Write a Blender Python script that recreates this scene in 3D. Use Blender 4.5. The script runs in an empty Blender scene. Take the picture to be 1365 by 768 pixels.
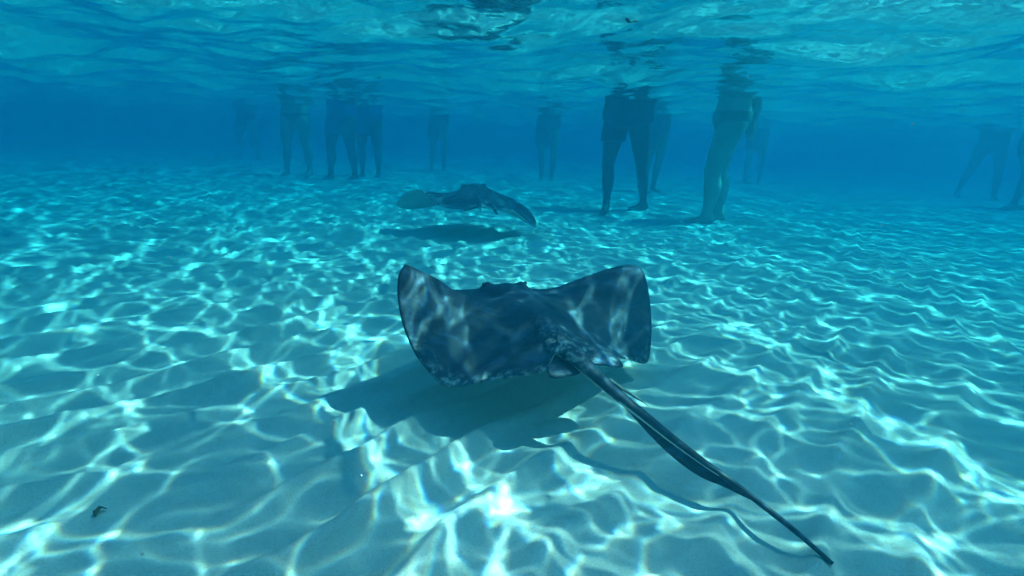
import bpy, bmesh, math, random
import numpy as np
from mathutils import Vector, Matrix

random.seed(7)
rng = np.random.default_rng(11)
scene = bpy.context.scene
col = scene.collection
R = math.radians

# ------------------------------------------------------------------ camera
CAM_H, DEPTH = 0.65, 1.02            # camera above the sand, depth of the water
F_PX, PITCH, ROLL = 745.0, R(14.9), R(2.2)
cam_data = bpy.data.cameras.new('camera')
cam_data.sensor_width = 36.0
cam_data.lens = 36.0 * F_PX / 1365.0
cam_data.clip_start = 0.02
cam_data.clip_end = 500.0
cam = bpy.data.objects.new('camera', cam_data)
col.objects.link(cam)
fw = Vector((0, math.cos(PITCH), -math.sin(PITCH)))
r0 = Vector((1, 0, 0))
u0 = r0.cross(fw)
cr = r0 * math.cos(ROLL) + u0 * math.sin(ROLL)
cu = -r0 * math.sin(ROLL) + u0 * math.cos(ROLL)
m3 = Matrix((cr, cu, -fw)).transposed()
cam.matrix_world = Matrix.Translation((0, 0, CAM_H)) @ m3.to_4x4()
scene.camera = cam

# ------------------------------------------------------------------ sky, sun, exposure
SUN_TO = Vector((0.62, 0.10, 1.0)).normalized()      # towards the sun, as the light runs under water
world = bpy.data.worlds.new('World')
scene.world = world
world.use_nodes = True
wn = world.node_tree
sky = wn.nodes.new('ShaderNodeTexSky')
sky.sky_type = 'NISHITA'
sky.sun_disc = False
sky.sun_elevation = math.asin(SUN_TO.z)
sky.sun_rotation = math.atan2(SUN_TO.x, SUN_TO.y)
sky.air_density = 1.0
sky.dust_density = 0.3
sky.ozone_density = 3.2
bg = wn.nodes['Background']
bg.inputs['Strength'].default_value = 0.15
wn.links.new(sky.outputs[0], bg.inputs['Color'])

sun_data = bpy.data.lights.new('sun', 'SUN')
sun_data.energy = 3.0
sun_data.angle = R(0.5)
sun_data.color = (1.0, 0.62, 0.56)
sun = bpy.data.objects.new('sun', sun_data)
col.objects.link(sun)
sun.rotation_euler = SUN_TO.to_track_quat('Z', 'Y').to_euler()
sun.location = (4, 1, 7)

scene.view_settings.view_transform = 'Standard'
scene.view_settings.look = 'None'
scene.view_settings.gamma = 1.0
scene.view_settings.exposure = 0.85
scene.view_settings.use_curve_mapping = False
scene.render.engine = 'CYCLES'
cy = scene.cycles
cy.use_denoising = True
try:
    cy.denoiser = 'OPENIMAGEDENOISE'
except Exception:
    pass
cy.max_bounces = 7
cy.diffuse_bounces = 3
cy.glossy_bounces = 3
cy.transmission_bounces = 4
cy.volume_bounces = 2
cy.transparent_max_bounces = 16
cy.sample_clamp_indirect = 6.0
cy.use_adaptive_sampling = True
cy.adaptive_threshold = 0.045

# ------------------------------------------------------------------ helpers
def tag(o, label=None, cat=None, group=None, kind=None):
    if label: o['label'] = label
    if cat: o['category'] = cat
    if group: o['group'] = group
    if kind: o['kind'] = kind
    return o

def empty(name, loc):
    o = bpy.data.objects.new(name, None)
    o.empty_display_size = 0.1
    o.location = loc
    col.objects.link(o)
    return o

def mesh_obj(name, verts, faces, mats, parent=None, smooth=True, fmat=None):
    me = bpy.data.meshes.new(name)
    me.from_pydata([tuple(v) for v in verts], [], faces)
    for m in (mats if isinstance(mats, (list, tuple)) else [mats]):
        me.materials.append(m)
    if fmat is not None:
        me.polygons.foreach_set('material_index', np.asarray(fmat, dtype=np.int32))
    me.polygons.foreach_set('use_smooth', np.full(len(me.polygons), smooth, dtype=bool))
    me.update()
    o = bpy.data.objects.new(name, me)
    col.objects.link(o)
    if parent is not None:
        o.parent = parent
        o.matrix_parent_inverse = Matrix.Translation(parent.location).inverted()
    return o

def grid_mesh(name, V, nr, nc, mat, wrap=True):
    """Fast quad grid from an (nr*nc,3) vertex array; columns wrap round."""
    i = np.arange(nr - 1)[:, None]
    j = np.arange(nc if wrap else nc - 1)[None, :]
    j2 = (j + 1) % nc
    q = np.stack([i * nc + j, (i + 1) * nc + j, (i + 1) * nc + j2, i * nc + j2], -1).reshape(-1, 4)
    me = bpy.data.meshes.new(name)
    me.vertices.add(len(V))
    me.vertices.foreach_set('co', V.astype(np.float32).ravel())
    me.loops.add(q.size)
    me.loops.foreach_set('vertex_index', q.astype(np.int32).ravel())
    me.polygons.add(len(q))
    me.polygons.foreach_set('loop_start', np.arange(0, q.size, 4, dtype=np.int32))
    me.polygons.foreach_set('use_smooth', np.ones(len(q), dtype=bool))
    me.materials.append(mat)
    me.update(calc_edges=True)
    me.validate()
    o = bpy.data.objects.new(name, me)
    col.objects.link(o)
    return o

def new_mat(name):
    m = bpy.data.materials.new(name)
    m.use_nodes = True
    nt = m.node_tree
    nt.nodes.clear()
    out = nt.nodes.new('ShaderNodeOutputMaterial')
    return m, nt, out

def N(nt, kind, **kw):
    n = nt.nodes.new(kind)
    for k, v in kw.items():
        if k in n.inputs: n.inputs[k].default_value = v
        else: setattr(n, k, v)
    return n

def mix_rgb(nt, fac, a, b, blend='MIX'):
    n = nt.nodes.new('ShaderNodeMix')
    n.data_type = 'RGBA'
    n.blend_type = blend
    for sock, v in ((n.inputs['Factor'], fac), (n.inputs[6], a), (n.inputs[7], b)):
        if hasattr(v, 'is_output'): nt.links.new(v, sock)
        else: sock.default_value = v
    return n.outputs[2]

def ramp(nt, src, p0, p1):
    n = nt.nodes.new('ShaderNodeMapRange')
    n.interpolation_type = 'SMOOTHSTEP'
    n.inputs['From Min'].default_value = p0
    n.inputs['From Max'].default_value = p1
    nt.links.new(src, n.inputs['Value'])
    return n.outputs['Result']

def noise(nt, scale, detail=3.0, rough=0.55, dist=0.0, coord='Object'):
    tc = nt.nodes.new('ShaderNodeTexCoord')
    n = nt.nodes.new('ShaderNodeTexNoise')
    n.inputs['Scale'].default_value = scale
    n.inputs['Detail'].default_value = detail
    n.inputs['Roughness'].default_value = rough
    n.inputs['Distortion'].default_value = dist
    nt.links.new(tc.outputs[coord], n.inputs['Vector'])
    return n.outputs['Fac']

def simple_mat(name, c1, c2, scale, rough=0.7, bump=0.0, bscale=60.0, spec=0.3):
    m, nt, out = new_mat(name)
    p = N(nt, 'ShaderNodeBsdfPrincipled')
    p.inputs['Roughness'].default_value = rough
    p.inputs['Specular IOR Level'].default_value = spec
    f = ramp(nt, noise(nt, scale), 0.3, 0.7)
    nt.links.new(mix_rgb(nt, f, (*c1, 1), (*c2, 1)), p.inputs['Base Color'])
    if bump:
        b = N(nt, 'ShaderNodeBump')
        b.inputs['Strength'].default_value = bump
        b.inputs['Distance'].default_value = 0.004
        nt.links.new(noise(nt, bscale, 4), b.inputs['Height'])
        nt.links.new(b.outputs[0], p.inputs['Normal'])
    nt.links.new(p.outputs[0], out.inputs['Surface'])
    return m

# ------------------------------------------------------------------ waves of the water surface and their focused light
TILE, NT = 5.0, 1024
SLOPE = 0.215
def wave_tile():
    k1 = np.fft.fftfreq(NT, TILE / NT) * 2 * np.pi
    kx, ky = np.meshgrid(k1, k1, indexing='xy')
    k = np.hypot(kx, ky)
    k[0, 0] = 1e9
    ph = np.arctan2(ky, kx)
    spread = 0.4 + 0.6 * np.cos(ph - R(65)) ** 2
    amp = k ** -2.33 * np.exp(-(k / (2 * np.pi / 0.047)) ** 2) * (1 - np.exp(-(k / (2 * np.pi / 1.8)) ** 4)) * spread
    h = np.fft.ifft2(amp * (rng.normal(size=k.shape) + 1j * rng.normal(size=k.shape))).real
    Hk = np.fft.fft2(h)
    sl = np.sqrt(np.mean(np.fft.ifft2(1j * kx * Hk).real ** 2 + np.fft.ifft2(1j * ky * Hk).real ** 2))
    return Hk * (SLOPE / sl), kx, ky

HK, KX, KY = wave_tile()
def upsample(Hk, n):
    big = np.zeros((n, n), dtype=complex)
    h = NT // 2
    big[:h, :h] = Hk[:h, :h]; big[-h:, :h] = Hk[-h:, :h]
    big[:h, -h:] = Hk[:h, -h:]; big[-h:, -h:] = Hk[-h:, -h:]
    return (np.fft.ifft2(big).real * (n / NT) ** 2).astype(np.float32)

NP_ = 3072
gx = upsample(1j * KX * HK, NP_)
gy = upsample(1j * KY * HK, NP_)
H_TILE = upsample(HK, 2048)
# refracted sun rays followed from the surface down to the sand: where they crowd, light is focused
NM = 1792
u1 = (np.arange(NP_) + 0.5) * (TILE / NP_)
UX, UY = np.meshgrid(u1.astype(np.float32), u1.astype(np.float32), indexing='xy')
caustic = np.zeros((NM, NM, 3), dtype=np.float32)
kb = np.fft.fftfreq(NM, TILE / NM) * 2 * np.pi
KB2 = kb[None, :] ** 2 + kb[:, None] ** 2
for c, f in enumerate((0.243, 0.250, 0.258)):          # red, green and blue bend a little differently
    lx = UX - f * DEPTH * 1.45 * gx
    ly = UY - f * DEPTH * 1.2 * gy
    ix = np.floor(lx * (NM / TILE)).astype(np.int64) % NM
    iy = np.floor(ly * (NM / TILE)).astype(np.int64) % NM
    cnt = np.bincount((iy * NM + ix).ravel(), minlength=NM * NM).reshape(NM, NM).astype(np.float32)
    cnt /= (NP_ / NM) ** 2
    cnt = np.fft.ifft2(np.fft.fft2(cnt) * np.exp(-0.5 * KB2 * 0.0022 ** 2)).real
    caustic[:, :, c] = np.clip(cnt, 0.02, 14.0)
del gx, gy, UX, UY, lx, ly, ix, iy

def tile_sample(T, x, y):
    n = T.shape[0]
    fx = (x / TILE * n) % n
    fy = (y / TILE * n) % n
    x0 = np.floor(fx).astype(np.int64); y0 = np.floor(fy).astype(np.int64)
    tx = fx - x0; ty = fy - y0
    x0 %= n; y0 %= n
    x1 = (x0 + 1) % n; y1 = (y0 + 1) % n
    if T.ndim == 3:
        tx = tx[:, None]; ty = ty[:, None]
    return (T[y0, x0] * (1 - tx) + T[y0, x1] * tx) * (1 - ty) + (T[y1, x0] * (1 - tx) + T[y1, x1] * tx) * ty

def fan_grid(cx, cy_, dense_step, half, ratio, r_in, r_out):
    """Ring grid, finer towards the open water in front: world positions only."""
    a = list(np.arange(90 - half, 90 + half, dense_step))
    a += list(np.arange(90 + half, 450 - half, 2.5))
    th = np.radians(np.array(a))
    nr = int(math.log(r_out / r_in) / ratio) + 1
    r = r_in * np.exp(np.linspace(0, math.log(r_out / r_in), nr))
    r = np.concatenate([[1e-4], r])
    RR, TH = np.meshgrid(r, th, indexing='ij')
    return cx + RR.ravel() * np.cos(TH).ravel(), cy_ + RR.ravel() * np.sin(TH).ravel(), RR.ravel(), len(r), len(th)

# ------------------------------------------------------------------ water surface
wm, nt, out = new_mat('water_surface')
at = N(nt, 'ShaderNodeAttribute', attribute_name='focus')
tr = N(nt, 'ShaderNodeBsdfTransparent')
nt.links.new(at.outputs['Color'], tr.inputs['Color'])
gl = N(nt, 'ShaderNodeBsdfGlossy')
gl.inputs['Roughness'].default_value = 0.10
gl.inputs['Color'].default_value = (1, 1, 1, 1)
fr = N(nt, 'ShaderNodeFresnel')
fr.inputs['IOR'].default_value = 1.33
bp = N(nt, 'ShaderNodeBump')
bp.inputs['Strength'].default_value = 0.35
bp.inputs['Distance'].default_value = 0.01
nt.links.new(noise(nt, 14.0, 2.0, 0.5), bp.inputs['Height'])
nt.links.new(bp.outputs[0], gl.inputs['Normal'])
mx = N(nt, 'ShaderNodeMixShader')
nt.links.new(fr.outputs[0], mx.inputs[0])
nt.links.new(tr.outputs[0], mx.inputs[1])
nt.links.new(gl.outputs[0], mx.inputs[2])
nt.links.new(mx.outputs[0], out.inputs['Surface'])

x, y, rr, nr, nc = fan_grid(0.50, -0.1, 0.18, 62, 0.005, 0.3, 62.0)
ca, sa = math.cos(R(23)), math.sin(R(23))
tx, ty = ca * x - sa * y, sa * x + ca * y
h = np.zeros_like(x)
levels = [(0.0, 0.0), (4.0, 0.012), (10.0, 0.05), (25.0, 0.15), (70.0, 0.6)]
tiles = [H_TILE]
for _, s in levels[1:]:
    tiles.append(np.fft.ifft2(HK * np.exp(-0.5 * (KX ** 2 + KY ** 2) * s * s)).real.astype(np.float32))
hs = [tile_sample(t, tx, ty) for t in tiles]
for i in range(len(levels) - 1):
    ra, rb = levels[i][0], levels[i + 1][0]
    m = (rr >= ra) & (rr < rb)
    w = ((rr - ra) / (rb - ra))[m]
    h[m] = hs[i][m] * (1 - w) + hs[i + 1][m] * w
V = np.stack([x, y, DEPTH + 0.74 * h], -1)
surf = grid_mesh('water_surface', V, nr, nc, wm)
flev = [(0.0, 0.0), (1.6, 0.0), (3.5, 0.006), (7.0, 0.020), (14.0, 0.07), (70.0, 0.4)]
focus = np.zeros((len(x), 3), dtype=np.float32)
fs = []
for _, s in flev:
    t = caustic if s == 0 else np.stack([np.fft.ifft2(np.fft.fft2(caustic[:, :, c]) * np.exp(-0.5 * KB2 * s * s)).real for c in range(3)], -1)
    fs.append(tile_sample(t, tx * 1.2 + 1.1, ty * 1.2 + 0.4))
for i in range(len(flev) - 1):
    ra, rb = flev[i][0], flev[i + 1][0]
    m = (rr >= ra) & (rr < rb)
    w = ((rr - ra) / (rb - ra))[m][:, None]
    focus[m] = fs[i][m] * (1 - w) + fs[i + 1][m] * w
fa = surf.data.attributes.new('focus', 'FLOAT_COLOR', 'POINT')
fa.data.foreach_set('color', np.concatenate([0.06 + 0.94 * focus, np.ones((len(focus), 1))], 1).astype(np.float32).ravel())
tag(surf, kind='structure')

# ------------------------------------------------------------------ sand sea bed with ripples
sm, nt, out = new_mat('sand')
p = N(nt, 'ShaderNodeBsdfPrincipled')
p.inputs['Roughness'].default_value = 0.95
p.inputs['Specular IOR Level'].default_value = 0.1
n1 = ramp(nt, noise(nt, 2.2, 5.0, 0.6), 0.3, 0.75)
n2 = ramp(nt, noise(nt, 300.0, 4.0, 0.7), 0.42, 0.75)
c = mix_rgb(nt, n1, (0.60, 0.49, 0.42, 1), (0.70, 0.57, 0.50, 1))
c = mix_rgb(nt, n2, c, (0.46, 0.36, 0.30, 1))
nt.links.new(c, p.inputs['Base Color'])
b = N(nt, 'ShaderNodeBump')
b.inputs['Strength'].default_value = 0.5
b.inputs['Distance'].default_value = 0.004
nt.links.new(noise(nt, 60.0, 6.0, 0.65), b.inputs['Height'])
nt.links.new(b.outputs[0], p.inputs['Normal'])
nt.links.new(p.outputs[0], out.inputs['Surface'])

def lowfreq(x, y, scale, n, seed):
    g = np.random.default_rng(seed)
    s = np.zeros_like(x)
    for _ in range(n):
        a = g.uniform(0, 2 * np.pi); k = 2 * np.pi / (scale * g.uniform(0.6, 1.6))
        s += np.sin(k * (x * np.cos(a) + y * np.sin(a)) + g.uniform(0, 6.28))
    return s / math.sqrt(n)

def sand_height(x, y, rr=None):
    ang = R(52)
    w = lowfreq(x, y, 1.3, 6, 1) * 0.045 + lowfreq(x, y, 0.45, 6, 2) * 0.012 + 0.10 * np.sin(x * 0.9 + 0.4)
    q = (-x * math.sin(ang) + y * math.cos(ang)) + w
    ph = 2 * np.pi * q / 0.145
    ph = ph + 0.55 * np.sin(ph)
    crest = (0.5 + 0.5 * np.cos(ph)) ** 1.65
    a = 0.0215 * (1.25 - 0.35 * np.tanh(1.3 * x)) * np.clip(0.75 + 0.4 * lowfreq(x, y, 0.9, 6, 3), 0.25, 1.3)
    h = a * (crest - 0.38)
    h += 0.010 * lowfreq(x, y, 1.9, 8, 4) + 0.0022 * lowfreq(x, y, 0.16, 10, 5) + 0.0012 * lowfreq(x, y, 0.05, 10, 6)
    if rr is not None:
        h = h * np.clip((40 - rr) / 25.0, 0, 1)
    return h

x, y, rr, nr, nc = fan_grid(0.0, -0.1, 0.38, 60, 0.0095, 0.3, 60.0)
V = np.stack([x, y, sand_height(x, y, rr)], -1)
sand = grid_mesh('sand', V, nr, nc, sm)
tag(sand, kind='structure')
def sand_z(px, py):
    return float(sand_height(np.array([float(px)]), np.array([float(py)]))[0])

# ------------------------------------------------------------------ stingrays
def ray_mat(name, dark, mid, pale, scuff=0.5):
    m, nt, out = new_mat(name)
    p = N(nt, 'ShaderNodeBsdfPrincipled')
    p.inputs['Roughness'].default_value = 0.55
    p.inputs['Specular IOR Level'].default_value = 0.35
    f = ramp(nt, noise(nt, 9.0, 4.0, 0.6, 0.6), 0.3, 0.72)
    c = mix_rgb(nt, f, (*dark, 1), (*mid, 1))
    tc = N(nt, 'ShaderNodeTexCoord')
    mp = N(nt, 'ShaderNodeMapping')
    mp.inputs['Rotation'].default_value = (0, 0, R(-24))
    mp.inputs['Scale'].default_value = (5.0, 34.0, 20.0)
    nt.links.new(tc.outputs['Object'], mp.inputs['Vector'])
    st = N(nt, 'ShaderNodeTexNoise')
    st.inputs['Scale'].default_value = 1.0
    st.inputs['Detail'].default_value = 5.0
    st.inputs['Roughness'].default_value = 0.6
    st.inputs['Distortion'].default_value = 0.8
    nt.links.new(mp.outputs[0], st.inputs['Vector'])
    c = mix_rgb(nt, ramp(nt, st.outputs['Fac'], 0.50, 0.74), c, tuple(v * 2.6 for v in mid) + (1,))      # streaks of caustic light painted into the back colour, across the wings
    at = N(nt, 'ShaderNodeAttribute', attribute_name='scuff')
    g = ramp(nt, noise(nt, 60.0, 6.0, 0.7), 0.43, 0.66)
    mul = N(nt, 'ShaderNodeMath', operation='MULTIPLY')
    nt.links.new(at.outputs['Fac'], mul.inputs[0])
    nt.links.new(g, mul.inputs[1])
    c = mix_rgb(nt, mul.outputs[0], c, (*pale, 1))
    nt.links.new(c, p.inputs['Base Color'])
    b = N(nt, 'ShaderNodeBump')
    b.inputs['Strength'].default_value = 0.35
    b.inputs['Distance'].default_value = 0.004
    nt.links.new(noise(nt, 45.0, 5.0, 0.6), b.inputs['Height'])
    nt.links.new(b.outputs[0], p.inputs['Normal'])
    nt.links.new(p.outputs[0], out.inputs['Surface'])
    return m

ray_dark = ray_mat('stingray_back', (0.006, 0.012, 0.026), (0.016, 0.030, 0.055), (0.55, 0.52, 0.48))
ray_far = ray_mat('stingray_back_brown', (0.05, 0.048, 0.045), (0.10, 0.095, 0.085), (0.5, 0.47, 0.42))
ray_belly = simple_mat('stingray_belly', (0.70, 0.66, 0.60), (0.55, 0.52, 0.48), 7.0, 0.6)
eye_mat = simple_mat('stingray_eye', (0.01, 0.01, 0.01), (0.03, 0.025, 0.02), 80.0, 0.15, spec=0.5)
barb_mat = simple_mat('stingray_barb', (0.05, 0.045, 0.04), (0.12, 0.11, 0.09), 90.0, 0.6)

def catmull(P, n, closed):
    P = np.asarray(P, float)
    m = len(P)
    t = np.linspace(0, m if closed else m - 1, n, endpoint=not closed)
    i = np.floor(t).astype(int)
    if not closed: i = np.minimum(i, m - 2)
    f = (t - i)[:, None]
    def g(j):
        return P[j % m] if closed else P[np.clip(j, 0, m - 1)]
    p0, p1, p2, p3 = g(i - 1), g(i), g(i + 1), g(i + 2)
    return 0.5 * ((2 * p1) + (-p0 + p2) * f + (2 * p0 - 5 * p1 + 4 * p2 - p3) * f ** 2 + (-p0 + 3 * p1 - 3 * p2 + p3) * f ** 3)

def build_stingray(name, label, boundary, center, heading, spine_z, eyes, tail, tail_r, fins, fold, barb, body_h, back, core=(0.085, 0.19), zpow=1.35):
    """boundary: disc rim in metres; spine_z: (local y, z) along the back line; eyes: local (x, y)."""
    C = np.array([center[0], center[1], 0.0])
    a = R(heading)
    f = np.array([-math.sin(a), math.cos(a), 0]); rt = np.array([math.cos(a), math.sin(a), 0])
    NB, NRG = 180, 44
    B = catmull(boundary, NB, True)
    lx = (B - C) @ rt; ly = (B - C) @ f
    sy = np.clip(ly * 0.62, spine_z[0][0], spine_z[-1][0])
    S = C[None, :] + sy[:, None] * f[None, :]
    S[:, 2] = np.interp(sy, [s[0] for s in spine_z], [s[1] for s in spine_z])
    ridge_x = float((np.array(tail[1]) - C) @ rt)
    verts, faces, fmat, scuff = [], [], [], []
    rs = np.linspace(0, 1, NRG) ** 0.85
    top = np.zeros((NRG, NB, 3)); bot = np.zeros((NRG, NB, 3)); sc = np.zeros((NRG, NB))
    for k, r in enumerate(rs):
        M = S * (1 - r) + B * r
        M[:, 2] = S[:, 2] + (B[:, 2] - S[:, 2]) * r ** zpow
        X = (M - C) @ rt; Y = (M - C) @ f
        edge = math.sqrt(max(0.0, 1 - r ** 3))
        core_g = np.exp(-(X / core[0]) ** 2 - ((Y - 0.03) / core[1]) ** 4)
        t = 0.010 * edge + body_h * core_g * (1 - r ** 4)
        t += 0.020 * np.exp(-((X - ridge_x) / 0.030) ** 2) * np.clip((0.12 - Y) / 0.28, 0, 1) * (1 - r ** 5)      # ridge of the back
        hx = 0.5 * (eyes[0][0] + eyes[1][0]); hy = 0.5 * (eyes[0][1] + eyes[1][1])
        t += 0.015 * np.exp(-((X - hx) / (1.25 * eyes[1][0])) ** 2 - ((Y - hy + 0.03) / 0.08) ** 2)       # brow of the head
        for ex, ey in eyes:
            t += 0.019 * np.exp(-(((X - ex) ** 2 + (Y - ey) ** 2) / 0.019 ** 2))
            t -= 0.009 * np.exp(-(((X - ex * 1.15) ** 2 + (Y - ey + 0.04) ** 2) / 0.013 ** 2))       # spiracle
        t += 0.0016 * np.sin(np.arctan2(Y + 0.02, X) * 46) * edge * np.clip((r - 0.35) / 0.3, 0, 1) * (1 - r)    # fin rays
        fold_w = np.clip((r - 0.25) / 0.2, 0, 1) * edge
        t += 0.0042 * np.sin(90 * (Y + 0.35 * np.abs(X)) + 9 * X + 2.5 * np.sin(17 * X)) * fold_w       # soft folds of the wings
        top[k] = M; top[k, :, 2] += t
        bot[k] = M; bot[k, :, 2] -= (0.008 * edge + 0.018 * core_g * (1 - r ** 4)) if r < 1 else 0.0
        rear = np.clip((-Y - 0.02) / 0.12, 0, 1)
        sc[k] = 0.8 * np.clip((r - 0.84) / 0.14, 0, 1) * rear + 0.45 * np.exp(-((X / 0.05) ** 2 + ((Y + 0.17) / 0.06) ** 2)) + 0.03
    top[0] = top[0].mean(axis=0) * 0 + top[0]
    vt = top.reshape(-1, 3)
    verts += [tuple(v) for v in vt]; scuff += list(sc.ravel())
    base = len(verts)
    verts += [tuple(v) for v in bot[:-1].reshape(-1, 3)]; scuff += [0.0] * (NB * (NRG - 1))
    for k in range(NRG - 1):
        for j in range(NB):
            j2 = (j + 1) % NB
            faces.append((k * NB + j, (k + 1) * NB + j, (k + 1) * NB + j2, k * NB + j2)); fmat.append(0)
            o1 = (base + (k + 1) * NB + j) if k < NRG - 2 else ((NRG - 1) * NB + j)
            o2 = (base + (k + 1) * NB + j2) if k < NRG - 2 else ((NRG - 1) * NB + j2)
            faces.append((base + k * NB + j, base + k * NB + j2, o2, o1)); fmat.append(1)
    # tail, running out of the back
    T = catmull(tail, 90, False)
    rad = np.interp(np.linspace(0, 1, 90), [q[0] for q in tail_r], [q[1] for q in tail_r])
    d = np.gradient(T, axis=0); d /= np.linalg.norm(d, axis=1)[:, None]
    side = np.cross(d, [0, 0, 1.0]); side /= np.linalg.norm(side, axis=1)[:, None]
    up = np.cross(side, d)
    NS = 16
    tb = len(verts)
    for k in range(90):
        for s in range(NS):
            q = 2 * math.pi * s / NS
            sq = 1.0 + 0.7 * (1 - k / 89) ** 2                 # flattened near the root
            v = T[k] + side[k] * math.cos(q) * rad[k] * sq + up[k] * math.sin(q) * rad[k]
            verts.append(tuple(v))
            scuff.append(max(0.0, 1.0 - abs(k / 89 - 0.20) / 0.14) * (1.0 if math.sin(q) > -0.3 else 0.2) + 0.05)
    for k in range(89):
        for s in range(NS):
            s2 = (s + 1) % NS
            faces.append((tb + k * NS + s, tb + k * NS + s2, tb + (k + 1) * NS + s2, tb + (k + 1) * NS + s))
            fmat.append(1 if ((s == 14 and 24 < k < 69) or (s == 15 and 38 < k < 64)) else 0)
    faces.append(tuple(tb + 89 * NS + s for s in range(NS))); fmat.append(0)
    # thin skin fold under the tail
    if fold:
        k0, k1, depth = fold
        fb = len(verts)
        ks = range(k0, k1 + 1)
        for k in ks:
            w = (k - k0) / (k1 - k0)
            dep = depth * math.sin(math.pi * w ** 1.15) ** 0.8 if 0 < w < 1 else 0.0
            dn = -up[k] * 0.75 - side[k] * 0.0 + side[k] * 0.75
            dn /= np.linalg.norm(dn)
            th = side[k] * 0.0016
            p0 = T[k] + dn * rad[k] * 0.6
            p1 = T[k] + dn * (rad[k] * 0.9 + max(dep, 0.0005))
            for v in (p0 - th * 2, p0 + th * 2, p1 + th * .4, p1 - th * .4):
                verts.append(tuple(v)); scuff.append(0.0)
        n = len(list(ks))
        for i in range(n - 1):
            for e in range(4):
                e2 = (e + 1) % 4
                faces.append((fb + i * 4 + e, fb + i * 4 + e2, fb + (i + 1) * 4 + e2, fb + (i + 1) * 4 + e)); fmat.append(0)
    # pelvic fins: small rounded flaps by the tail root
    for poly in fins:
        P = catmull(poly, 28, True)
        cen = P.mean(axis=0)
        fb = len(verts)
        for sgn in (1, -1):
            for q in (1.0, 0.8, 0.4):
                for v in P:
                    w = cen + (v - cen) * q
                    verts.append((w[0], w[1], w[2] + sgn * 0.006 * (1 - q ** 4))); scuff.append(0.25 * q if sgn > 0 else 0.0)
            verts.append((cen[0], cen[1], cen[2] + sgn * 0.006)); scuff.append(0.0)
        half = 28 * 3 + 1
        for si, o in ((0, fb), (1, fb + half)):
            for ring in range(2):
                for j in range(28):
                    j2 = (j + 1) % 28
                    q = (o + ring * 28 + j, o + ring * 28 + j2, o + (ring + 1) * 28 + j2, o + (ring + 1) * 28 + j)
                    faces.append(q); fmat.append(si)
            for j in range(28):
                faces.append((o + 56 + j, o + 56 + (j + 1) % 28, o + 84)); fmat.append(si)
    root = empty(name, (center[0], center[1], float(spine_z[0][1])))
    body = mesh_obj('body', verts, faces, [back, ray_belly], root, True, fmat)
    me = body.data
    at = me.attributes.new('scuff', 'FLOAT', 'POINT')
    at.data.foreach_set('value', np.asarray(scuff, dtype=np.float32))
    bm = bmesh.new(); bm.from_mesh(me)
    bmesh.ops.remove_doubles(bm, verts=bm.verts, dist=1e-5)
    bmesh.ops.recalc_face_normals(bm, faces=bm.faces)
    bm.to_mesh(me); bm.free()
    # eyes on the outer face of each brow
    for ex, ey in eyes:
        i = np.argmin((((vt - C) @ rt) - ex) ** 2 + (((vt - C) @ f) - ey) ** 2)
        ctr = vt[i] + rt * math.copysign(0.011, ex) + np.array([0, 0, -0.007])
        bm = bmesh.new()
        bmesh.ops.create_uvsphere(bm, u_segments=14, v_segments=10, radius=0.0075)
        for v in bm.verts:
            v.co = Vector((v.co.x * 0.8, v.co.y * 1.2, v.co.z * 0.8)) + Vector(ctr)
        me2 = bpy.data.meshes.new('eye'); bm.to_mesh(me2); bm.free()
        me2.materials.append(eye_mat)
        me2.polygons.foreach_set('use_smooth', np.ones(len(me2.polygons), dtype=bool))
        o = bpy.data.objects.new('eye', me2); col.objects.link(o)
        o.parent = root; o.matrix_parent_inverse = Matrix.Translation(root.location).inverted()
    if barb:
        k0, k1 = barb
        vv, ff = [], []
        for i, k in enumerate(np.linspace(k0, k1, 8)):
            k = int(k); w = i / 7
            c = T[k] + (up[k] * 0.75 - side[k] * 0.66) * (rad[k] * 1.0 + 0.012 * w)
            rr_ = 0.0042 * (1 - w) + 0.0004
            for s in range(6):
                q = 2 * math.pi * s / 6
                vv.append(c + side[k] * math.cos(q) * rr_ * 1.5 + up[k] * math.sin(q) * rr_)
        for i in range(7):
            for s in range(6):
                ff.append((i * 6 + s, i * 6 + (s + 1) % 6, (i + 1) * 6 + (s + 1) % 6, (i + 1) * 6 + s))
        ff.append(tuple(range(6))); ff.append(tuple(42 + s for s in range(6)))
        mesh_obj('tail_barb', vv, ff, barb_mat, root)
    tag(root, label, 'stingray')
    return root

NEAR_RIM = [(0.0179, 1.7, 0.1935), (-0.0639, 1.68, 0.1908), (-0.1292, 1.62, 0.2045), (-0.1848, 1.52, 0.2338), (-0.2319, 1.42, 0.2833), (-0.2548, 1.375, 0.3251), (-0.2668, 1.35, 0.3398), (-0.2756, 1.31, 0.3205), (-0.2718, 1.28, 0.2782), (-0.2558, 1.25, 0.223), (-0.2208, 1.21, 0.1646), (-0.1763, 1.18, 0.1233), (-0.1366, 1.165, 0.1022), (-0.0627, 1.145, 0.1254), (0.0197, 1.13, 0.1499), (0.068, 1.125, 0.1629), (0.0887, 1.135, 0.1824), (0.1092, 1.16, 0.1978), (0.2090, 1.23, 0.176), (0.2690, 1.32, 0.129), (0.328, 1.42, 0.0848), (0.3869, 1.47, 0.0555), (0.4064, 1.52, 0.1029), (0.4115, 1.57, 0.1665), (0.4048, 1.61, 0.2354), (0.3886, 1.64, 0.2851), (0.3554, 1.66, 0.2955), (0.3013, 1.67, 0.2817), (0.2238, 1.675, 0.2491), (0.1349, 1.69, 0.2033)]
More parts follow.
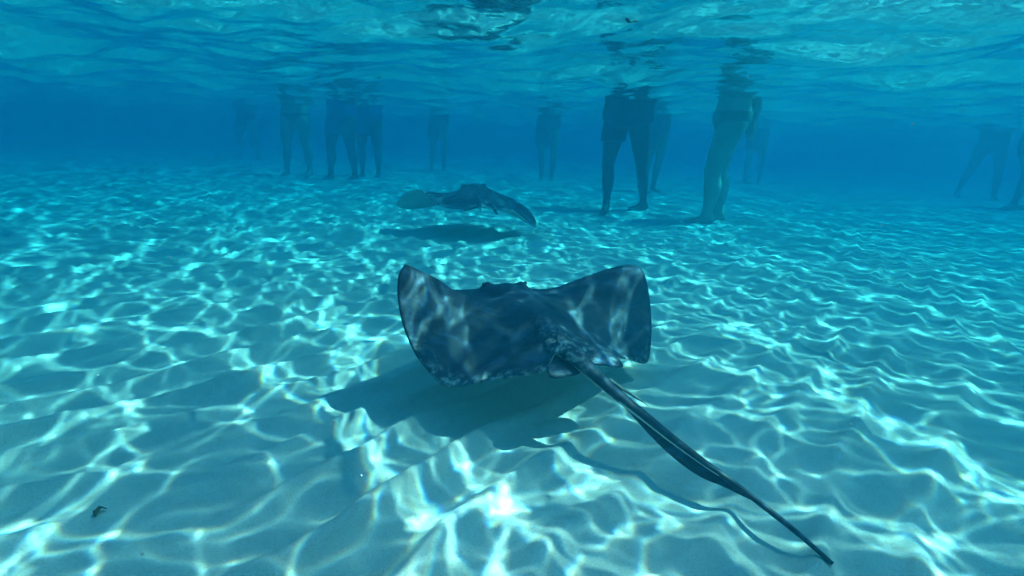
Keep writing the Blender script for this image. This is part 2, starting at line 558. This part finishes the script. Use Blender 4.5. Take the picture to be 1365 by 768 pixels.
NEAR_TAIL = [(0.040, 1.37, 0.170), (0.085, 1.27, 0.182), (0.1166, 1.2, 0.192), (0.1474, 1.1550, 0.1907), (0.1801, 1.1150, 0.1719), (0.2240, 1.0750, 0.1455), (0.2797, 1.0300, 0.1163), (0.3278, 0.9750, 0.0960), (0.3739, 0.9300, 0.0772), (0.4119, 0.8950, 0.0640), (0.4697, 0.8200, 0.0446), (0.4991, 0.7850, 0.0311), (0.5271, 0.7520, 0.0157)]
NEAR_FINS = [[(0.0991, 1.2, 0.180), (0.0825, 1.16, 0.178), (0.08, 1.12, 0.1778), (0.0877, 1.1, 0.1643), (0.1117, 1.1, 0.1636), (0.1577, 1.13, 0.1647), (0.1609, 1.17, 0.17)],
             [(0.19, 1.25, 0.185), (0.14, 1.19, 0.188), (0.17, 1.155, 0.178), (0.215, 1.165, 0.168), (0.262, 1.195, 0.155), (0.25, 1.24, 0.163)]]
build_stingray('stingray', 'large dark slate stingray with scuffed rim and long tail gliding over its shadow',
               NEAR_RIM, (0.05, 1.41), 24, [(-0.21, 0.184), (0.0, 0.172), (0.17, 0.196)], [(-0.062, 0.158), (0.052, 0.166)],
               NEAR_TAIL, [(0, 0.010), (0.1, 0.022), (0.2, 0.0195), (0.35, 0.0130), (0.5, 0.0098), (0.7, 0.0062), (1, 0.0035)],
               NEAR_FINS, (40, 70, 0.021), (34, 44), 0.042, ray_dark)
FAR_RIM = [(-0.3122, 4.25, 0.2219), (-0.4571, 4.18, 0.1956), (-0.5686, 4.06, 0.166), (-0.6697, 3.95, 0.1536), (-0.766, 3.9, 0.1507), (-0.8126, 3.85, 0.1858), (-0.7707, 3.8, 0.2485), (-0.6982, 3.74, 0.2966), (-0.6267, 3.7, 0.3028), (-0.5729, 3.67, 0.2736), (-0.5244, 3.64, 0.2349), (-0.4462, 3.6, 0.2087), (-0.3467, 3.57, 0.2065), (-0.2222, 3.56, 0.2315), (-0.1171, 3.57, 0.2105), (-0.012, 3.64, 0.2011), (0.0544, 3.72, 0.1489), (0.1194, 3.8, 0.0841), (0.153, 3.86, 0.0659), (0.1417, 3.92, 0.1199), (0.0927, 3.97, 0.1751), (0.033, 4.02, 0.2097), (-0.0607, 4.08, 0.2481), (-0.1623, 4.18, 0.2345)]
FAR_FINS = [[(-0.26, 3.66, 0.255), (-0.325, 3.6, 0.206), (-0.315, 3.56, 0.198), (-0.28, 3.55, 0.208), (-0.23, 3.56, 0.225)],
            [(-0.17, 3.66, 0.25), (-0.14, 3.58, 0.205), (-0.105, 3.53, 0.18), (-0.12, 3.56, 0.215), (-0.15, 3.6, 0.24)]]
FAR_TAIL = [(-0.245, 3.85, 0.265), (-0.235, 3.7, 0.255), (-0.226, 3.55, 0.245), (-0.212, 3.4, 0.24), (-0.198, 3.25, 0.238)]
build_stingray('stingray', 'dark stingray with a pale rounded wing tip, swimming between the large one and the bathers',
               FAR_RIM, (-0.29, 3.9), 5, [(-0.25, 0.225), (0.0, 0.24), (0.22, 0.235)], [(-0.075, 0.13), (0.075, 0.13)],
               FAR_TAIL, [(0, 0.008), (0.3, 0.010), (0.6, 0.005), (1, 0.002)],
               FAR_FINS, None, None, 0.078, ray_dark, core=(0.17, 0.30), zpow=1.6)


# ------------------------------------------------------------------ bathers standing on the sand
def skin(name, c):
    return simple_mat(name, c, tuple(v * 0.82 for v in c), 6.0, 0.5, 0.15, 40.0, 0.35)
skin_tan = skin('skin_tan', (0.42, 0.27, 0.18))
skin_dark = skin('skin_dark', (0.10, 0.06, 0.042))
skin_deep = skin('skin_deep', (0.055, 0.035, 0.026))
skin_fair = skin('skin_fair', (0.52, 0.38, 0.28))
cloth = {
    'navy': simple_mat('cloth_navy', (0.010, 0.013, 0.045), (0.018, 0.024, 0.07), 12.0, 0.8, 0.4, 30.0),
    'black': simple_mat('cloth_black', (0.012, 0.012, 0.014), (0.025, 0.025, 0.028), 12.0, 0.8, 0.4, 30.0),
    'blue': simple_mat('cloth_blue', (0.015, 0.035, 0.20), (0.02, 0.05, 0.26), 12.0, 0.8, 0.4, 30.0),
    'grey': simple_mat('cloth_grey', (0.06, 0.07, 0.08), (0.10, 0.11, 0.12), 12.0, 0.8, 0.4, 30.0),
    'olive': simple_mat('cloth_olive', (0.20, 0.18, 0.12), (0.26, 0.23, 0.16), 12.0, 0.8, 0.4, 30.0),
}

def loft(V, Fc, rings, n=20):
    """rings: (centre, axis vector a, axis vector b) ellipses, capped at both ends."""
    b0 = len(V)
    for c, ea, eb in rings:
        for s in range(n):
            q = 2 * math.pi * s / n
            V.append(tuple(np.asarray(c) + np.asarray(ea) * math.cos(q) + np.asarray(eb) * math.sin(q)))
    for i in range(len(rings) - 1):
        for s in range(n):
            s2 = (s + 1) % n
            Fc.append((b0 + i * n + s, b0 + i * n + s2, b0 + (i + 1) * n + s2, b0 + (i + 1) * n + s))
    Fc.append(tuple(b0 + s for s in reversed(range(n))))
    Fc.append(tuple(b0 + (len(rings) - 1) * n + s for s in range(n)))

LEG = [(0.0, .098, .108, 0), (.12, .094, .104, 0), (.28, .082, .092, .004), (.42, .066, .074, .004), (.50, .058, .066, .006),
       (.57, .053, .062, .000), (.66, .057, .068, -.016), (.74, .054, .064, -.018), (.84, .042, .050, -.012), (.93, .034, .042, -.006), (1.0, .035, .046, -.004)]
TORSO = [(.775, .075, .075), (.81, .13, .105), (.87, .170, .125), (.93, .176, .128), (.99, .166, .118), (1.06, .156, .108), (1.155, .158, .108)]

def person(label, feet, hip, face, mats, build=1.0, short=None, top=None, brief=None, knees=(0.03, 0.03), s=1.0,
           voxel=0.016, arm=False, hipw=1.0, group='bathers standing in the shallows', toes=None):
    """feet: two (x, y); hip: (x, y); face: heading in degrees from +y towards -x; short: hem height of the shorts."""
    a = R(face)
    fwd = np.array([-math.sin(a), math.cos(a), 0.0]); lat = np.array([math.cos(a), math.sin(a), 0.0]); zz = np.array([0, 0, 1.0])
    feet = sorted(feet, key=lambda q: q[0] * lat[0] + q[1] * lat[1])
    z0 = min(sand_z(*feet[0]), sand_z(*feet[1]))
    root = empty('person', ((feet[0][0] + feet[1][0]) / 2, (feet[0][1] + feet[1][1]) / 2, z0))
    V, Fc = [], []
    loft(V, Fc, [((hip[0], hip[1], z * s if z < 1.0 else z), lat * w * build * hipw, fwd * d * build * hipw) for z, w, d in TORSO])
    legs = []
    for i, (sx, ft) in enumerate(((-1, feet[0]), (1, feet[1]))):
        H = np.array([hip[0], hip[1], 0.86 * s]) + lat * sx * 0.085 * build * hipw
        ta = R(toes[i]) if toes else a
        tf = np.array([-math.sin(ta), math.cos(ta), 0.0]); tl = np.array([math.cos(ta), math.sin(ta), 0.0])
        fz = sand_z(*ft)
        A = np.array([ft[0], ft[1], fz + 0.075])
        K = (H * 0.49 + A * 0.51) + fwd * knees[i] + lat * sx * 0.012
        def at(t):
            # smooth bend through the knee
            q = t / 0.5 if t < 0.5 else (t - 0.5) / 0.5
            return H + (K - H) * q if t < 0.5 else K + (A - K) * q
        rings = []
        for t, w, d, off in LEG:
            rings.append((at(t) + fwd * off, lat * w * build, fwd * d * build))
        rings.append((A + np.array([0, 0, -0.045]), tl * .033, tf * .045))
        loft(V, Fc, rings)
        legs.append((at, sx))
        foot = []
        for u, w, hh, zc in ((-.07, .022, .026, .034), (-.045, .033, .042, .043), (.0, .035, .046, .047), (.05, .039, .038, .040), (.10, .045, .026, .028), (.145, .047, .019, .021), (.18, .040, .014, .016), (.196, .022, .009, .012)):
            foot.append((np.array([ft[0], ft[1], fz + zc - 0.006]) + tf * u, tl * w, zz * hh))
        loft(V, Fc, foot)
    if arm:
        sh, el, wr, hd = [np.array(q) for q in arm]
        pts = [(sh, .046), (sh * .5 + el * .5, .043), (el, .038), (el * .6 + wr * .4, .036), (wr, .025)]
        loft(V, Fc, [(c, lat * r, fwd * r) for c, r in pts], 14)
        d = (hd - wr) / np.linalg.norm(hd - wr)
        loft(V, Fc, [(wr - d * .01, lat * .018, fwd * .026), (wr + d * .03, lat * .016, fwd * .036), (wr + d * .085, lat * .014, fwd * .041)], 14)
        for i, (o, ln) in enumerate(((-.031, .070), (-.010, .080), (.011, .075), (.031, .058))):
            b0 = wr + d * .078 + fwd * o
            cur = lat * -0.012
            loft(V, Fc, [(b0, lat * .0095, fwd * .0095), (b0 + d * ln * .5 + cur * .3, lat * .009, fwd * .009), (b0 + d * ln + cur * 1.6, lat * .007, fwd * .007)], 8)
        b0 = wr + d * .03 + fwd * .034
        loft(V, Fc, [(b0 - fwd * .012, lat * .011, d * .012), (b0 + fwd * .018 + d * .025, lat * .0105, fwd * .0105), (b0 + fwd * .026 + d * .058, lat * .008, fwd * .008)], 8)
    body = mesh_obj('body', V, Fc, mats, root)
    def melt(o, vx, it=5):
        md = o.modifiers.new('remesh', 'REMESH'); md.mode = 'VOXEL'; md.voxel_size = vx; md.use_smooth_shade = True
        sm_ = o.modifiers.new('smooth', 'SMOOTH'); sm_.factor = 0.5; sm_.iterations = it
    melt(body, voxel)
    if short:
        hem, cm, loose = short
        V, Fc = [], []
        loft(V, Fc, [((hip[0], hip[1], z * s if z < 1.0 else z), lat * (w * 1.05 + .012) * build * hipw, fwd * (d * 1.05 + .014) * build * hipw) for z, w, d in TORSO[:-1]] )
        for at, sx in legs:
            ts = [t for t in np.linspace(0.0, 0.6, 13) if at(t)[2] > hem]
            rings = []
            for t in ts:
                w = np.interp(t, [q[0] for q in LEG], [q[1] for q in LEG]); d = np.interp(t, [q[0] for q in LEG], [q[2] for q in LEG])
                k = 0.014 + loose * t
                rings.append((at(t) + lat * sx * 0.004, lat * (w + k) * build, fwd * (d + k) * build))
            loft(V, Fc, rings)
        o = mesh_obj('shorts', V, Fc, cm, root); melt(o, 0.014, 2)
    if brief:
        z_lo, z_hi, cm = brief
        V, Fc = [], []
        zs = np.linspace(z_lo, z_hi, 7)
        rings = []
        for z in zs:
            w = np.interp(z, [q[0] for q in TORSO], [q[1] for q in TORSO]); d = np.interp(z, [q[0] for q in TORSO], [q[2] for q in TORSO])
            rings.append(((hip[0], hip[1], z * s), lat * (w + .010) * build * hipw, fwd * (d + .012) * build * hipw))
        loft(V, Fc, rings)
        o = mesh_obj('swim_briefs', V, Fc, cm, root); melt(o, 0.012, 3)
    if top:
        z_lo, cm = top
        V, Fc = [], []
        loft(V, Fc, [((hip[0], hip[1], z), lat * np.interp(z, [q[0] for q in TORSO], [q[1] for q in TORSO]) * 1.1 * build, fwd * np.interp(z, [q[0] for q in TORSO], [q[2] for q in TORSO]) * 1.12 * build) for z in np.linspace(z_lo, 1.15, 5)])
        o = mesh_obj('shirt', V, Fc, cm, root); melt(o, 0.014, 2)
    tag(root, label, 'person', group)
    return root

person('bather in loose navy knee shorts with bare legs wide apart, dark against the water',
       ((0.88, 5.45), (1.30, 5.74)), (1.05, 5.62), 150, skin_deep, 1.04, short=(0.62, cloth['navy'], 0.05), hipw=1.25, toes=(120, 165), knees=(0.02, 0.05))
person('bare-legged bather standing side on, legs together, hand hanging at the hip',
       ((1.68, 4.93), (1.84, 5.10)), (1.84, 5.05), 80, skin_fair, 1.12, brief=(0.79, 0.95, cloth['olive']), voxel=0.009, hipw=1.05, knees=(0.05, 0.03),
       arm=((2.00, 5.02, 1.15), (2.03, 5.02, 0.98), (2.00, 5.00, 0.87), (1.985, 4.985, 0.75)))
person('bather in grey shorts, hazy, half hidden behind the one in navy shorts',
       ((1.80, 8.0), (1.96, 8.1)), (1.92, 8.05), 200, skin_tan, 1.0, short=(0.55, cloth['grey'], 0.05))
person('hazy bather in dark shorts beyond the hand of the side-on bather',
       ((4.35, 10.85), (4.66, 10.95)), (4.5, 10.9), 170, skin_tan, 1.02, short=(0.62, cloth['navy'], 0.05))
person('hazy bather in long grey shorts, feet close together, beyond the curled-wing stingray',
       ((0.42, 9.55), (0.60, 9.65)), (0.50, 9.6), 175, skin_tan, 1.05, short=(0.55, cloth['grey'], 0.05))
person('faint distant bather in dark shorts between the navy-shirted pair and the curled-wing stingray',
       ((-1.62, 10.9), (-1.42, 11.1)), (-1.50, 11.0), 190, skin_tan, 1.0, short=(0.60, cloth['black'], 0.05))
person('bather in blue shorts and navy shirt with dark legs, beside one in black briefs',
       ((-2.62, 8.0), (-2.30, 8.1)), (-2.45, 8.05), 160, skin_dark, 1.08, short=(0.62, cloth['blue'], 0.04), top=(0.97, cloth['navy']))
person('hazy bather in blue shorts tucked close behind the one in navy shirt',
       ((-2.42, 8.95), (-2.18, 9.0)), (-2.30, 8.95), 185, skin_dark, 1.08, short=(0.58, cloth['blue'], 0.05))
person('hazy pale bather in black swim briefs, legs slightly apart',
       ((-3.45, 8.55), (-3.12, 8.6)), (-3.28, 8.55), 180, skin_tan, 1.15, brief=(0.76, 0.90, cloth['black']))
person('faintest distant bather in dark shorts, far off beside the one in black briefs',
       ((-6.1, 12.6), (-5.8, 12.8)), (-5.95, 12.7), 185, skin_tan, 1.05, short=(0.60, cloth['black'], 0.05))
person('hazy bather in black shorts with legs in a wide stride, alone in open water',
       ((7.25, 9.35), (7.95, 9.45)), (7.72, 9.45), 150, skin_dark, 1.08, short=(0.66, cloth['black'], 0.04))
person('hazy bather in black shorts past the one standing in a wide stride',
       ((6.50, 7.40), (6.85, 7.55)), (6.70, 7.5), 100, skin_dark, 1.05, short=(0.62, cloth['black'], 0.04))


# ------------------------------------------------------------------ small things
weed_mat = simple_mat('dead_weed', (0.16, 0.09, 0.035), (0.07, 0.045, 0.02), 60.0, 0.8, 0.4, 200.0)
leaf_mat = simple_mat('floating_leaf', (0.03, 0.035, 0.015), (0.06, 0.05, 0.02), 70.0, 0.7, 0.3, 200.0)
def blade(name, pos, length, width, curl, rot, mat, label, cat):
    """One curled strap-like scrap with thickness."""
    V, Fc = [], []
    n = 12
    for i in range(n):
        t = i / (n - 1)
        w = width * (math.sin(math.pi * (0.06 + 0.9 * t)) ** 0.6) * (1 + 0.25 * math.sin(9 * t))
        c = Vector((length * (t - 0.5), 0.3 * length * math.sin(2.6 * t), curl * math.sin(math.pi * t) + 0.0015 * math.sin(11 * t)))
        for dy, dz in ((-1, 0), (-.4, .0022), (.4, .0018), (1, .0006), (.3, -.001), (-.5, -.001)):
            V.append(c + Vector((0, dy * w * 0.5, dz)))
    for i in range(n - 1):
        for s in range(6):
            s2 = (s + 1) % 6
            Fc.append((i * 6 + s, i * 6 + s2, (i + 1) * 6 + s2, (i + 1) * 6 + s))
    Fc.append(tuple(range(6))); Fc.append(tuple((n - 1) * 6 + s for s in range(6)))
    M = Matrix.Translation(pos) @ Matrix.Rotation(rot, 4, 'Z')
    o = mesh_obj(name, V, Fc, mat)
    o.matrix_world = M
    tag(o, label, cat)
blade('dead_weed_scrap', (-0.685, 0.815, sand_z(-0.685, 0.815) + 0.003), 0.022, 0.012, 0.005, R(70), weed_mat,
      'small curled brown scrap of dead weed lying on the rippled sand', 'weed')
blade('floating_leaf', (0.327, 1.815, DEPTH - 0.012), 0.045, 0.020, -0.006, R(20), leaf_mat,
      'dark little leaf floating at the surface above the large stingray', 'leaf')
blade('floating_leaf', (-0.913, 3.78, DEPTH - 0.015), 0.05, 0.025, -0.008, R(-30), leaf_mat,
      'tiny dark leaf floating at the surface above the curled-wing stingray', 'leaf')

# specks drifting in the water
sp_mat = simple_mat('drifting_speck', (0.6, 0.58, 0.5), (0.45, 0.42, 0.36), 50.0, 0.8)
V, Fc = [], []
for i in range(420):
    y = 0.35 + 3.2 * random.random() ** 1.3
    c = Vector((random.uniform(-1.0, 1.0) * (0.3 + y * 0.95), y, random.uniform(0.08, 0.98)))
    r = random.choice((0.0005, 0.0006, 0.0008, 0.0008, 0.0012)) * random.uniform(0.7, 1.2)
    b = len(V)
    for d in ((1, 0, 0), (-1, 0, 0), (0, 1, 0), (0, -1, 0), (0, 0, 1), (0, 0, -1)):
        V.append(c + Vector(d) * r * random.uniform(0.6, 1.3))
    for q in ((0, 2, 4), (2, 1, 4), (1, 3, 4), (3, 0, 4), (2, 0, 5), (1, 2, 5), (3, 1, 5), (0, 3, 5)):
        Fc.append(tuple(b + k for k in q))
o = mesh_obj('drifting_specks', V, Fc, sp_mat)
tag(o, 'fine pale specks drifting in the sea water', 'specks', kind='stuff')


# ------------------------------------------------------------------ the water itself
hm, nt, out = new_mat('water_volume')
pv = N(nt, 'ShaderNodeVolumePrincipled')
pv.inputs['Density'].default_value = 0.95
pv.inputs['Color'].default_value = (0.0042, 0.0832, 0.1242, 1)
pv.inputs['Absorption Color'].default_value = (0.0024, 0.7434, 0.8879, 1)
pv.inputs['Anisotropy'].default_value = 0.65
nt.links.new(pv.outputs[0], out.inputs['Volume'])
bm = bmesh.new()
bmesh.ops.create_cube(bm, size=1.0)
for v in bm.verts:
    v.co = Vector((v.co.x * 140, v.co.y * 140, -1.2 if v.co.z < 0 else DEPTH + 0.24))
me = bpy.data.meshes.new('haze'); bm.to_mesh(me); bm.free()
me.materials.append(hm)
haze = bpy.data.objects.new('haze', me); col.objects.link(haze)
tag(haze, 'clear blue sea water filling the shallows', 'water', kind='stuff')
